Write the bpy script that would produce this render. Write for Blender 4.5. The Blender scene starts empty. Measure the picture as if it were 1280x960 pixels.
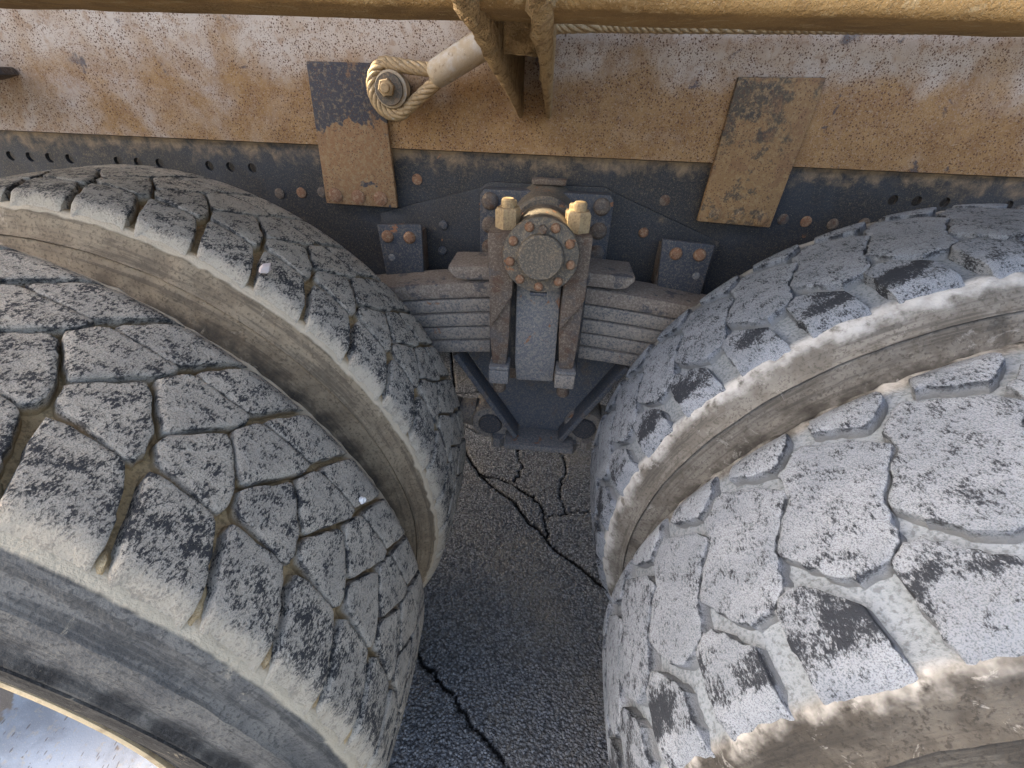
import bpy, bmesh, math, random
import numpy as np
from mathutils import Vector, Matrix, noise as mnoise

random.seed(7)
R = math.radians
scene = bpy.context.scene
col = scene.collection

# ------------------------------------------------------------------ camera
F_PX, W_PX = 560.0, 1280.0
cam_d = bpy.data.cameras.new('camera')
cam_d.sensor_fit = 'HORIZONTAL'; cam_d.sensor_width = 36.0
cam_d.lens = 36.0 * F_PX / W_PX
cam_d.clip_start = 0.01; cam_d.clip_end = 2000.0
cam = bpy.data.objects.new('camera', cam_d); col.objects.link(cam)
TH, RO, YA = R(33.7), R(2.13), R(-4.08)
fw = Vector((math.sin(YA)*math.cos(TH), math.cos(YA)*math.cos(TH), -math.sin(TH)))
rt = Vector((math.cos(YA), -math.sin(YA), 0)); up = rt.cross(fw)
rt, up = rt*math.cos(RO)+up*math.sin(RO), -rt*math.sin(RO)+up*math.cos(RO)
m3 = Matrix((rt, up, -fw)).transposed()
cam.matrix_world = Matrix.Translation((0.012, 0.0, 1.159)) @ m3.to_4x4()
scene.camera = cam

# ------------------------------------------------------------------ light
SUN_TRAVEL = Vector((0.76, -0.05, -0.65)).normalized()      # from the left, along the truck
sun_dir = -SUN_TRAVEL
elev = math.asin(sun_dir.z)
azim = math.atan2(sun_dir.x, sun_dir.y)                     # clockwise from +Y
world = bpy.data.worlds.new('World'); scene.world = world
world.use_nodes = True
wn = world.node_tree; wn.nodes.clear()
sky = wn.nodes.new('ShaderNodeTexSky'); sky.sky_type = 'NISHITA'; sky.sun_disc = False
sky.sun_elevation = elev; sky.sun_rotation = azim
sky.air_density = 1.0; sky.dust_density = 6.0; sky.ozone_density = 0.3
bg = wn.nodes.new('ShaderNodeBackground'); bg.inputs['Strength'].default_value = 0.15
wo = wn.nodes.new('ShaderNodeOutputWorld')
wn.links.new(sky.outputs[0], bg.inputs[0]); wn.links.new(bg.outputs[0], wo.inputs[0])
sl = bpy.data.lights.new('sun', 'SUN'); sl.energy = 4.0; sl.angle = R(0.53); sl.color = (1.0, 0.86, 0.62)
sun = bpy.data.objects.new('sun', sl); col.objects.link(sun)
sun.rotation_euler = SUN_TRAVEL.to_track_quat('-Z', 'Y').to_euler()
scene.view_settings.view_transform = 'Standard'; scene.view_settings.look = 'None'
scene.view_settings.exposure = 2.8; scene.view_settings.gamma = 1.0
scene.view_settings.use_curve_mapping = False
scene.render.engine = 'CYCLES'
scene.cycles.max_bounces = 5; scene.cycles.diffuse_bounces = 4; scene.cycles.glossy_bounces = 2

# ------------------------------------------------------------------ node helpers
class NT:
    def __init__(s, name):
        s.m = bpy.data.materials.new(name); s.m.use_nodes = True
        s.t = s.m.node_tree; s.t.nodes.clear()
        s.out = s.n('ShaderNodeOutputMaterial'); s.b = s.n('ShaderNodeBsdfPrincipled')
        s.l(s.b.outputs[0], s.out.inputs[0])
        s.b.inputs['Specular IOR Level'].default_value = 0.3
    def n(s, t): return s.t.nodes.new(t)
    def l(s, a, b): s.t.links.new(a, b)
    def put(s, sock, v):
        if hasattr(v, 'links') or isinstance(v, bpy.types.NodeSocket): s.l(v, sock)
        elif isinstance(v, tuple) and len(v) == 3 and sock.type == 'RGBA': sock.default_value = (*v, 1)
        else: sock.default_value = v
    def coord(s, kind='Object'): return s.n('ShaderNodeTexCoord').outputs[kind]
    def uv(s): return s.n('ShaderNodeTexCoord').outputs['UV']
    def mapping(s, vec, scale=(1,1,1), rot=(0,0,0), loc=(0,0,0)):
        m = s.n('ShaderNodeMapping'); s.put(m.inputs['Vector'], vec)
        m.inputs['Scale'].default_value = scale; m.inputs['Rotation'].default_value = rot; m.inputs['Location'].default_value = loc
        return m.outputs[0]
    def vadd(s, a, b):
        m = s.n('ShaderNodeVectorMath'); m.operation = 'ADD'; s.put(m.inputs[0], a); s.put(m.inputs[1], b); return m.outputs[0]
    def noise(s, vec, scale, detail=4, rough=.6, dist=0):
        n = s.n('ShaderNodeTexNoise'); s.put(n.inputs['Vector'], vec)
        n.inputs['Scale'].default_value = scale; n.inputs['Detail'].default_value = detail
        n.inputs['Roughness'].default_value = rough; n.inputs['Distortion'].default_value = dist
        return n.outputs['Fac']
    def voro(s, vec, scale, feature='F1', out='Distance', rnd=1.0):
        n = s.n('ShaderNodeTexVoronoi'); n.feature = feature; s.put(n.inputs['Vector'], vec)
        n.inputs['Scale'].default_value = scale; n.inputs['Randomness'].default_value = rnd
        return n.outputs[out]
    def step(s, v, lo, hi, a=0.0, b=1.0):
        m = s.n('ShaderNodeMapRange'); m.interpolation_type = 'SMOOTHSTEP'
        s.put(m.inputs['Value'], v); s.put(m.inputs['From Min'], lo); s.put(m.inputs['From Max'], hi)
        m.inputs['To Min'].default_value = a; m.inputs['To Max'].default_value = b
        return m.outputs[0]
    def math(s, op, a, b=0.0, c=None):
        m = s.n('ShaderNodeMath'); m.operation = op; s.put(m.inputs[0], a); s.put(m.inputs[1], b)
        if c is not None: s.put(m.inputs[2], c)
        return m.outputs[0]
    def mix(s, a, b, f):
        m = s.n('ShaderNodeMix'); m.data_type = 'RGBA'
        s.put(m.inputs[0], f); s.put(m.inputs[6], a); s.put(m.inputs[7], b); return m.outputs[2]
    def sep(s, v):
        m = s.n('ShaderNodeSeparateXYZ'); s.put(m.inputs[0], v); return m.outputs
    def comb(s, x, y, z):
        m = s.n('ShaderNodeCombineXYZ')
        for i, v in enumerate((x, y, z)): s.put(m.inputs[i], v)
        return m.outputs[0]
    def attr(s, name):
        a = s.n('ShaderNodeAttribute'); a.attribute_name = name; return a.outputs['Fac']
    def rnd(s): return s.n('ShaderNodeObjectInfo').outputs['Random']
    def bump(s, h, strength=.5, dist=.002, prev=None):
        b = s.n('ShaderNodeBump'); b.inputs['Strength'].default_value = strength; b.inputs['Distance'].default_value = dist
        s.put(b.inputs['Height'], h)
        if prev is not None: s.l(prev, b.inputs['Normal'])
        return b.outputs[0]
    def done(s, color, rough=.8, normal=None, metal=0.0):
        s.put(s.b.inputs['Base Color'], color); s.put(s.b.inputs['Roughness'], rough); s.put(s.b.inputs['Metallic'], metal)
        if normal is not None: s.l(normal, s.b.inputs['Normal'])
        return s.m

# ------------------------------------------------------------------ materials
def mat_tread(name, mud, mud2, dark, groove, white, sh_dark, dark_lo, dark_hi, fr_w=.034):
    """dry mud over worn rubber; uv = metres round the tyre / across it (0 = outer shoulder)"""
    t = NT(name); uv = t.uv(); rnd = t.rnd()
    off = t.comb(t.math('MULTIPLY', rnd, 37.0), t.math('MULTIPLY', rnd, 91.0), rnd)
    p = t.vadd(uv, off)
    u, v, _ = t.sep(uv)
    e = t.attr('edge')
    # speckle of bare rubber, streaky
    p3 = t.vadd(t.coord('Object'), off)
    st = t.mapping(p3, (1, .5, 1), (0, 0, R(25)))
    n1 = t.noise(st, 460, 4, .78); n2 = t.noise(p3, 70, 3, .6); n3 = t.noise(p3, 16, 2, .55)
    k = t.math('ADD', t.math('MULTIPLY', n1, .62), t.math('MULTIPLY', n2, .38))
    # scuffed shoulder band of the outer blocks carries more bare rubber
    sh = t.math('MULTIPLY', t.step(v, .016, .03), t.step(v, .078, .045))
    sh = t.math('MULTIPLY', sh, t.step(n3, .36, .60))
    k = t.math('ADD', k, t.math('MULTIPLY', sh, sh_dark))
    k = t.math('ADD', k, t.math('MULTIPLY', t.math('SUBTRACT', rnd, .5), .035))
    mask = t.step(k, dark_lo, dark_hi)
    c = t.mix(mud, mud2, t.step(n3, .35, .65))
    n4 = t.noise(p3, 950, 1, .6)
    c = t.mix(c, tuple(x*.45 for x in mud), t.math('MULTIPLY', t.step(n4, .46, .70), .75))
    # pale mud fringe right at the outer shoulder
    fr = t.step(t.math('ADD', v, t.math('MULTIPLY', t.noise(t.mapping(p, (3.2, .6, 1)), 160, 4, .7), .030)), fr_w, fr_w-.013)
    mask = t.math('MULTIPLY', mask, t.math('SUBTRACT', 1.0, t.math('MULTIPLY', fr, .65)))
    c = t.mix(c, white, fr)
    c = t.mix(c, dark, t.math('MULTIPLY', mask, .97))
    # block walls and feet carry packed mud
    gm = t.step(t.math('ADD', e, t.math('MULTIPLY', t.math('SUBTRACT', n2, .5), .6)), 1.15, 1.75)
    c = t.mix(c, groove, gm)
    # thin bare line along the block's rim
    rim = t.math('MULTIPLY', t.step(e, .55, .95), t.step(e, 1.5, 1.05))
    c = t.mix(c, dark, t.math('MULTIPLY', rim, t.step(n2, .42, .6, 0, .75)))
    h = t.math('ADD', t.math('MULTIPLY', n1, .6), t.math('MULTIPLY', n2, .9))
    nm = t.bump(h, 1.0, .005)
    return t.done(c, .93, nm)

def mat_carcass(name, side, side2, rubber, groove, white, scuff, wr=.490, crisp=False):
    """tyre body: packed mud in the grooves, pale shoulder, dusty scuffed sidewall"""
    t = NT(name); ob = t.coord('Object')
    x, y, z = t.sep(ob)
    r = t.math('SQRT', t.math('ADD', t.math('MULTIPLY', x, x), t.math('MULTIPLY', z, z)))
    ang = t.math('ARCTAN2', x, z)
    pol = t.comb(t.math('MULTIPLY', ang, .022), t.math('MULTIPLY', r, 1.0), y)      # streaks round the wheel
    ns = t.noise(pol, 130, 4, .65); n1 = t.noise(ob, 26, 4, .6); n2 = t.noise(ob, 260, 3, .65); n3 = t.noise(ob, 9, 2, .5)
    c = t.mix(side, side2, t.step(n1, .38, .62))
    c = t.mix(c, rubber, t.math('MULTIPLY', t.step(ns, .46, .64), .50))
    bare = t.math('MULTIPLY', t.step(t.math('ADD', r, t.math('MULTIPLY', t.math('SUBTRACT', n1, .5), .07)), .458, .428), t.step(t.math('ADD', n1, t.math('MULTIPLY', ns, .5)), .72, 1.0, 1.0, .55))
    c = t.mix(c, rubber, t.math('MULTIPLY', bare, scuff))
    scr = t.step(t.noise(t.mapping(ob, (1, 1, 1), (0, R(38), 0)), 18, 6, .75, 1.5), .60, .66)
    c = t.mix(c, white, t.math('MULTIPLY', scr, .35))
    c = t.mix(c, tuple(v*.55 for v in side), t.step(n2, .50, .66, 0, .75))
    wob = t.math('MULTIPLY', t.math('SUBTRACT', n1, .5), .035)
    wm = t.math('MULTIPLY', t.step(t.math('ADD', r, wob), wr, wr+.016), t.step(t.noise(ob, 60, 4, .6), .30, .52))
    ay = t.math('ABSOLUTE', y)
    if crisp: wm = t.math('MULTIPLY', t.step(t.math('ADD', ay, t.math('MULTIPLY', t.math('SUBTRACT', n1, .5), .006)), .1255, .1225), t.step(r, .485, .49))
    c = t.mix(c, white, t.math('MULTIPLY', wm, .9))
    gm = t.math('MULTIPLY', t.step(r, .5, .505), t.step(ay, .118, .106))
    gc = t.mix(groove, tuple(v*.6 for v in groove), t.step(n2, .45, .65))
    c = t.mix(c, gc, gm)
    h = t.math('ADD', t.math('MULTIPLY', n2, .5), t.math('ADD', t.math('MULTIPLY', ns, .35), n1))
    return t.done(c, .9, t.bump(h, .7, .004))

def mat_metal(name, layers, rough=.75, bump=.35, pits=None, bdist=.0015):
    """layers: first colour, then (colour, scale, lo, hi, amount[, gradient]) ; gradient=(axis, from, to)"""
    t = NT(name); ob = t.coord('Object'); X = t.sep(ob)
    c = layers[0]
    hs = t.noise(ob, 320, 3, .7)
    for i, L in enumerate(layers[1:]):
        colr, sc, lo, hi, amt = L[:5]
        n = t.noise(t.mapping(ob, loc=(3.7*i, 1.3*i, 2.1*i)), sc, 4, .68, .3)
        if len(L) > 5:
            ax, a, b, w = L[5]
            n = t.math('ADD', n, t.step(X['xyz'.index(ax)], a, b, -w, w))
        c = t.mix(c, colr, t.math('MULTIPLY', t.step(n, lo, hi), amt))
    if pits:
        for (pc, sc, th, amt) in pits:
            d = t.voro(t.mapping(ob, (1, .3, 1)), sc); g = t.noise(ob, sc*.09, 3, .6)
            k = t.math('MULTIPLY', t.step(d, th, th*.55), t.step(g, .33, .52))
            c = t.mix(c, pc, t.math('MULTIPLY', k, amt))
    fine = t.noise(ob, 700, 1, .6)
    c = t.mix(c, (.62, .52, .38), t.step(fine, .63, .74, 0, .30))
    h = t.math('ADD', hs, t.math('MULTIPLY', t.noise(ob, 40, 2, .6), .6))
    return t.done(c, rough, t.bump(h, bump, bdist))

TAN = (.30, .205, .115); RUST = (.20, .085, .036); DRUST = (.075, .038, .022); BLK = (.022, .026, .034); GREYP = (.46, .45, .46)
M = {}
M['treadL'] = mat_tread('dry_tan_grey_mud_on_rubber', (.335, .300, .248), (.42, .372, .30), (.024, .025, .028), (.31, .215, .110), (.44, .38, .29), .055, .500, .580, .036)
M['treadR'] = mat_tread('dry_pale_grey_mud_on_rubber', (.205, .227, .258), (.255, .278, .310), (.017, .020, .027), (.195, .208, .220), (.37, .365, .35), .150, .500, .620, .017)
M['bodyL'] = mat_carcass('tan_mud_tyre_body', (.165, .125, .080), (.235, .182, .118), (.034, .028, .022), (.31, .215, .110), (.44, .365, .26), .9, .49, True)
M['bodyLO'] = mat_carcass('grey_dusty_tyre_body', (.078, .075, .070), (.125, .117, .103), (.011, .0105, .010), (.31, .215, .110), (.42, .355, .255), .95, .489, True)
M['bodyRO'] = mat_carcass('dark_scuffed_tyre_body', (.034, .030, .025), (.068, .062, .053), (.012, .011, .010), (.175, .197, .222), (.36, .35, .33), .95, .499)
M['bodyR'] = mat_carcass('pale_mud_tyre_body', (.105, .096, .082), (.155, .146, .130), (.024, .022, .020), (.175, .195, .215), (.37, .365, .35), .9, .494)
M['rim'] = mat_metal('chipped_white_rim_paint', [(.30, .315, .335), ((.21, .215, .225), 14, .40, .66, .85), ((.19, .135, .085), 9, .56, .60, .85), ((.36, .30, .22), 90, .56, .66, .5)], .7, .3, [((.12, .10, .09), 160, .24, .8)])
M['flange'] = mat_metal('tan_dusty_rim_flange', [(.52, .40, .24), ((.30, .22, .13), 30, .5, .64, .7)], .7, .5)
M['frame'] = mat_metal('black_frame_paint_with_dust', [(.017, .018, .021), ((.085, .068, .046), 230, .48, .66, .45), ((.19, .14, .08), 420, .57, .68, .5), ((.026, .031, .040), 7, .42, .66, .6), (RUST, 24, .68, .71, .9), (TAN, 30, .38, .85, .80, ('z', .990, 1.075, .20))], .62, .3)
M['frame2'] = mat_metal('blue_black_bracket_paint', [(.030, .035, .046), ((.12, .10, .078), 210, .48, .64, .55), ((.22, .175, .12), 420, .56, .66, .5), (RUST, 20, .655, .69, .9)], .6, .3)
M['sub'] = mat_metal('rusty_tan_subframe_paint_with_glare', [(.265, .160, .070), ((.19, .104, .042), 24, .38, .66, .80), ((.38, .34, .31), 9, .42, .80, .85, ('x', .1, -1.1, .10)), ((.41, .355, .30), 8, .46, .82, .88, ('z', 1.095, 1.225, .26)), ((.22, .13, .072), 60, .50, .66, .60), ((.34, .29, .24), 260, .52, .66, .45), ((.030, .037, .055), 17, .655, .715, .8, ('x', -.4, .5, .030)), ((.036, .044, .064), 15, .660, .735, .75, ('z', 1.10, 1.21, .055))], .8, .5,  # pale z layer paints light glare along the top of the subframe
                     [((.070, .032, .017), 200, .34, .95), ((.10, .045, .022), 400, .40, .85)])
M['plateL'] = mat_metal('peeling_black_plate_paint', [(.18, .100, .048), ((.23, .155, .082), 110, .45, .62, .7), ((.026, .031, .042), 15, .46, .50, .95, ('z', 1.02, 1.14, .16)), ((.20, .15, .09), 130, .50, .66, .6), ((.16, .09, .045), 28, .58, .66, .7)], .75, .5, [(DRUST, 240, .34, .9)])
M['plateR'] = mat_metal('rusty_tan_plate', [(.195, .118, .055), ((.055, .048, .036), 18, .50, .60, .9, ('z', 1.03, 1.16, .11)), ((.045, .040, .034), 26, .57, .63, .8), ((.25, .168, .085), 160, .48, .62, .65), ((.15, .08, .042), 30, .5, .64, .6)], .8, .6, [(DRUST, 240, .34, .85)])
M['rust'] = mat_metal('brown_rusty_steel', [(.085, .062, .048), ((.17, .138, .10), 240, .46, .62, .7), (DRUST, 40, .50, .64, .7), ((.06, .06, .062), 22, .50, .62, .6)], .85, .6)
M['bolt'] = mat_metal('orange_rusty_bolt', [(.16, .082, .046), ((.24, .165, .105), 160, .48, .62, .7), (DRUST, 70, .56, .66, .7)], .85, .7)
M['goldnut'] = mat_metal('ochre_dusty_nut', [(.30, .215, .115), ((.19, .125, .07), 260, .46, .64, .8)], .6, .5)
M['spring'] = mat_metal('dusty_dark_spring_steel', [(.078, .080, .088), ((.24, .205, .165), 230, .36, .60, .9), ((.25, .22, .185), 18, .42, .72, .5), (RUST, 30, .62, .68, .8), ((.30, .25, .19), 180, .54, .64, .6)], .75, .6)
M['springtop'] = mat_metal('brown_dusty_spring_leaf', [(.14, .112, .092), ((.24, .205, .165), 240, .45, .6, .8), ((.04, .045, .055), 25, .56, .62, .7)], .85, .6)
M['clamp'] = mat_metal('grey_dusty_clamp_plate', [(.095, .097, .105), ((.22, .195, .16), 260, .42, .62, .7), (RUST, 26, .61, .66, .8), ((.42, .38, .32), 420, .62, .70, .7)], .75, .5)
M['cap'] = mat_metal('worn_black_trunnion_cap', [(.068, .060, .050), ((.19, .145, .095), 260, .44, .64, .65), ((.20, .14, .085), 30, .50, .70, .6), (RUST, 38, .62, .66, .8), ((.02, .02, .024), 28, .64, .68, .8)], .6, .5)
M['mudbeam'] = mat_metal('ochre_mud_caked_beam', [(.30, .185, .072), ((.20, .118, .046), 16, .45, .62, .8), ((.40, .29, .15), 60, .55, .66, .7)], .92, 1.0, bdist=.003)
M['mudcrust'] = mat_metal('thick_ochre_mud_crust', [(.42, .285, .140), ((.22, .135, .062), 70, .46, .62, .8), ((.44, .33, .19), 90, .55, .66, .7)], .95, 1.0, bdist=.006)
M['rope'] = mat_metal('dusty_steel_wire', [(.33, .235, .125), ((.16, .11, .06), 200, .50, .64, .8), ((.45, .42, .36), 120, .58, .68, .6)], .6, .4)
M['socket'] = mat_metal('dusty_grey_rope_socket', [(.34, .27, .18), ((.42, .40, .37), 20, .48, .64, .7), ((.20, .14, .08), 60, .56, .66, .7)], .65, .4)
M['underside'] = mat_metal('brown_primer_overhead', [(.16, .12, .08), ((.10, .075, .055), 6, .45, .6, .7)], .85, .4)
M['dark'] = mat_metal('dark_oily_steel', [(.03, .03, .032), ((.12, .10, .075), 30, .5, .64, .6)], .7, .4)
M['sand'] = mat_metal('loose_yellow_sand', [(.36, .265, .145), ((.24, .165, .085), 60, .46, .64, .8), ((.45, .35, .21), 180, .52, .66, .6)], .95, .9, bdist=.004)
M['stone'] = mat_metal('pale_pink_stone', [(.50, .43, .40), ((.55, .46, .42), 60, .5, .6, .6)], .7, .3)
M['stonew'] = mat_metal('white_stone', [(.55, .54, .52), ((.6, .58, .55), 90, .55, .65, .5)], .7, .3)

def mat_asphalt():
    t = NT('worn_asphalt'); ob = t.coord('Object')
    wob = t.vadd(ob, t.mapping(t.comb(t.noise(ob, 300, 1), t.noise(ob, 310, 1), 0.0), (.004, .004, 0)))
    cc = t.n('ShaderNodeTexVoronoi'); t.put(cc.inputs['Vector'], t.mapping(wob, (1, 1, .3))); cc.inputs['Scale'].default_value = 165
    rnd = t.sep(cc.outputs['Color'])[0]; d = cc.outputs['Distance']
    d2 = t.voro(wob, 380)
    n1 = t.noise(ob, 2.2, 3, .6); n2 = t.noise(ob, 60, 3, .65)
    st = t.step(d, .72, .34)
    c = t.mix((.055, .055, .058), t.mix((.12, .121, .126), (.27, .27, .272), t.math('POWER', rnd, 1.5)), st)
    c = t.mix(c, (.19, .18, .17), t.math('MULTIPLY', t.step(n2, .5, .7), .45))
    c = t.mix(c, (.20, .17, .13), t.step(t.math('ADD', n1, t.math('MULTIPLY', n2, .3)), .58, .85, 0, .55))
    ck = t.attr('crack')
    c = t.mix(c, (.012, .011, .010), t.step(ck, .25, .75))
    hh = t.math('ADD', t.math('MULTIPLY', d, t.math('MULTIPLY_ADD', rnd, -1.0, -.5)), t.math('MULTIPLY', d2, -.3))
    return t.done(c, .75, t.bump(hh, 1.0, .010))
M['asphalt'] = mat_asphalt()

# ------------------------------------------------------------------ mesh helpers
def link(name, me, mat, parent=None, loc=None):
    o = bpy.data.objects.new(name, me); col.objects.link(o)
    if mat is not None and not me.materials: me.materials.append(mat)
    if parent is not None: o.parent = parent
    if loc is not None: o.location = loc
    return o
def tag(o, label=None, cat=None, group=None, kind=None):
    if label: o['label'] = label
    if cat: o['category'] = cat
    if group: o['group'] = group
    if kind: o['kind'] = kind
    return o
def empty(name, loc=(0, 0, 0)):
    o = bpy.data.objects.new(name, None); o.empty_display_size = .1; col.objects.link(o); o.location = loc; return o
def to_mesh(bm, name, smooth=None):
    bmesh.ops.recalc_face_normals(bm, faces=bm.faces)
    me = bpy.data.meshes.new(name); bm.to_mesh(me); bm.free()
    if smooth is not None:
        for p in me.polygons: p.use_smooth = True
        me.set_sharp_from_angle(angle=R(smooth))
    return me
def bevel(bm, w, seg=2):
    es = [e for e in bm.edges if len(e.link_faces) == 2 and e.calc_face_angle(0) > R(25)]
    bmesh.ops.bevel(bm, geom=es, offset=w, segments=seg, affect='EDGES', profile=.6, clamp_overlap=True)
def box(name, x0, x1, y0, y1, z0, z1, mat, parent, bv=.003, seg=2):
    bm = bmesh.new()
    bmesh.ops.create_cube(bm, size=1)
    for v in bm.verts:
        v.co = Vector((x0+(v.co.x+.5)*(x1-x0), y0+(v.co.y+.5)*(y1-y0), z0+(v.co.z+.5)*(z1-z0)))
    if bv: bevel(bm, bv, seg)
    return link(name, to_mesh(bm, name, 40), mat, parent)
def poly_xz(name, pts, y0, y1, mat, parent, bv=.002):
    """prism: outline in x,z from depth y0 (front) to y1"""
    bm = bmesh.new()
    a = [bm.verts.new((x, y0, z)) for x, z in pts]; b = [bm.verts.new((x, y1, z)) for x, z in pts]
    bm.faces.new(a); bm.faces.new(b[::-1]); n = len(pts)
    for i in range(n): bm.faces.new((a[i], a[(i+1) % n], b[(i+1) % n], b[i]))
    bmesh.ops.recalc_face_normals(bm, faces=bm.faces)
    if bv: bevel(bm, bv, 2)
    return link(name, to_mesh(bm, name, 40), mat, parent)
def poly_yz(name, pts, x0, x1, mat, parent, bv=.002):
    bm = bmesh.new()
    a = [bm.verts.new((x0, y, z)) for y, z in pts]; b = [bm.verts.new((x1, y, z)) for y, z in pts]
    bm.faces.new(a); bm.faces.new(b[::-1]); n = len(pts)
    for i in range(n): bm.faces.new((a[i], a[(i+1) % n], b[(i+1) % n], b[i]))
    bmesh.ops.recalc_face_normals(bm, faces=bm.faces)
    if bv: bevel(bm, bv, 2)
    return link(name, to_mesh(bm, name, 40), mat, parent)
def lathe_bm(profile, seg=48, axis='y', closed=False):
    """profile: list of (axial, radius)"""
    bm = bmesh.new(); rings = []
    for a, r in profile:
        ring = []
        for i in range(seg):
            t = 2*math.pi*i/seg
            if axis == 'y': co = (r*math.sin(t), a, r*math.cos(t))
            elif axis == 'z': co = (r*math.cos(t), r*math.sin(t), a)
            else: co = (a, r*math.cos(t), r*math.sin(t))
            ring.append(bm.verts.new(co))
        rings.append(ring)
    n = len(rings)
    for k in range(n if closed else n-1):
        A, B = rings[k], rings[(k+1) % n]
        for i in range(seg): bm.faces.new((A[i], A[(i+1) % seg], B[(i+1) % seg], B[i]))
    if not closed:
        bm.faces.new(rings[0]); bm.faces.new(rings[-1])
    return bm
def lathe(name, profile, mat, parent, loc=(0, 0, 0), seg=40, axis='y', smooth=35, rot=None):
    bm = lathe_bm(profile, seg, axis)
    if rot is not None: bmesh.ops.rotate(bm, verts=bm.verts, cent=(0, 0, 0), matrix=rot)
    bmesh.ops.translate(bm, verts=bm.verts, vec=loc)
    return link(name, to_mesh(bm, name, smooth), mat, parent)
def rough_up(o, amp, scale, cuts=0, seed=0.0):
    """knock an edge off a clean mesh: noise along the normal"""
    bm = bmesh.new(); bm.from_mesh(o.data)
    if cuts: bmesh.ops.subdivide_edges(bm, edges=bm.edges, cuts=cuts, use_grid_fill=True)
    bm.normal_update()
    for v in bm.verts:
        p = v.co*scale+Vector((seed, seed*.7, seed*1.3))
        v.co += v.normal*amp*(mnoise.noise(p)+.5*mnoise.noise(p*2.3)+.3*mnoise.noise(p*5.1))
    bm.to_mesh(o.data); bm.free(); return o
def tube(path, rad, seg=8, caps=True, bm=None):
    bm = bm or bmesh.new(); rings = []
    n = len(path); prev = None
    for i, p in enumerate(path):
        p = Vector(p)
        d = (Vector(path[min(i+1, n-1)])-Vector(path[max(i-1, 0)])).normalized()
        if prev is None:
            u = d.orthogonal().normalized()
        else:
            u = (prev-d*prev.dot(d)).normalized()
        prev = u; w = d.cross(u)
        r = rad[i] if isinstance(rad, (list, tuple)) else rad
        rings.append([bm.verts.new(p+u*math.cos(2*math.pi*k/seg)*r+w*math.sin(2*math.pi*k/seg)*r) for k in range(seg)])
    for a, b in zip(rings, rings[1:]):
        for k in range(seg): bm.faces.new((a[k], a[(k+1) % seg], b[(k+1) % seg], b[k]))
    if caps: bm.faces.new(rings[0][::-1]); bm.faces.new(rings[-1])
    return bm
def hexnut(name, r, h, mat, parent, loc, axis='y', spin=0.0, dome=False, stud=0.0, stud_r=None):
    """hex nut or bolt head; base at loc, grows along -y (front) or +z / -z"""
    pr = [(0, r*.97), (h*.12, r), (h*.85, r), (h, r*.86)]
    bm = bmesh.new(); rings = []
    for a, q in pr: rings.append([(q*math.cos(spin+i*math.pi/3), q*math.sin(spin+i*math.pi/3), a) for i in range(6)])
    vs = [[bm.verts.new(c) for c in ring] for ring in rings]
    for a, b in zip(vs, vs[1:]):
        for i in range(6): bm.faces.new((a[i], a[(i+1) % 6], b[(i+1) % 6], b[i]))
    bm.faces.new(vs[0]); bm.faces.new(vs[-1])
    if stud:
        sr = stud_r or r*.55
        s2 = [[bm.verts.new((q*math.cos(2*math.pi*i/16), q*math.sin(2*math.pi*i/16), a)) for i in range(16)] for a, q in ((h*.9, sr), (h+stud*.8, sr), (h+stud, sr*.8))]
        for a, b in zip(s2, s2[1:]):
            for i in range(16): bm.faces.new((a[i], a[(i+1) % 16], b[(i+1) % 16], b[i]))
        bm.faces.new(s2[0]); bm.faces.new(s2[-1])
    mt = {'y': Matrix.Rotation(R(90), 3, 'X'), 'z': Matrix.Identity(3), '-z': Matrix.Rotation(R(180), 3, 'X')}[axis]
    bmesh.ops.rotate(bm, verts=bm.verts, cent=(0, 0, 0), matrix=mt)
    bmesh.ops.translate(bm, verts=bm.verts, vec=loc)
    return link(name, to_mesh(bm, name), mat, parent)
def button(name, r, h, mat, parent, loc):
    """low domed rivet / bolt head facing the front (-y)"""
    return lathe(name, [(0, r*1.02), (-h*.55, r), (-h*.9, r*.8), (-h, r*.45)], mat, parent, loc, 18, 'y', 50)

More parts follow.
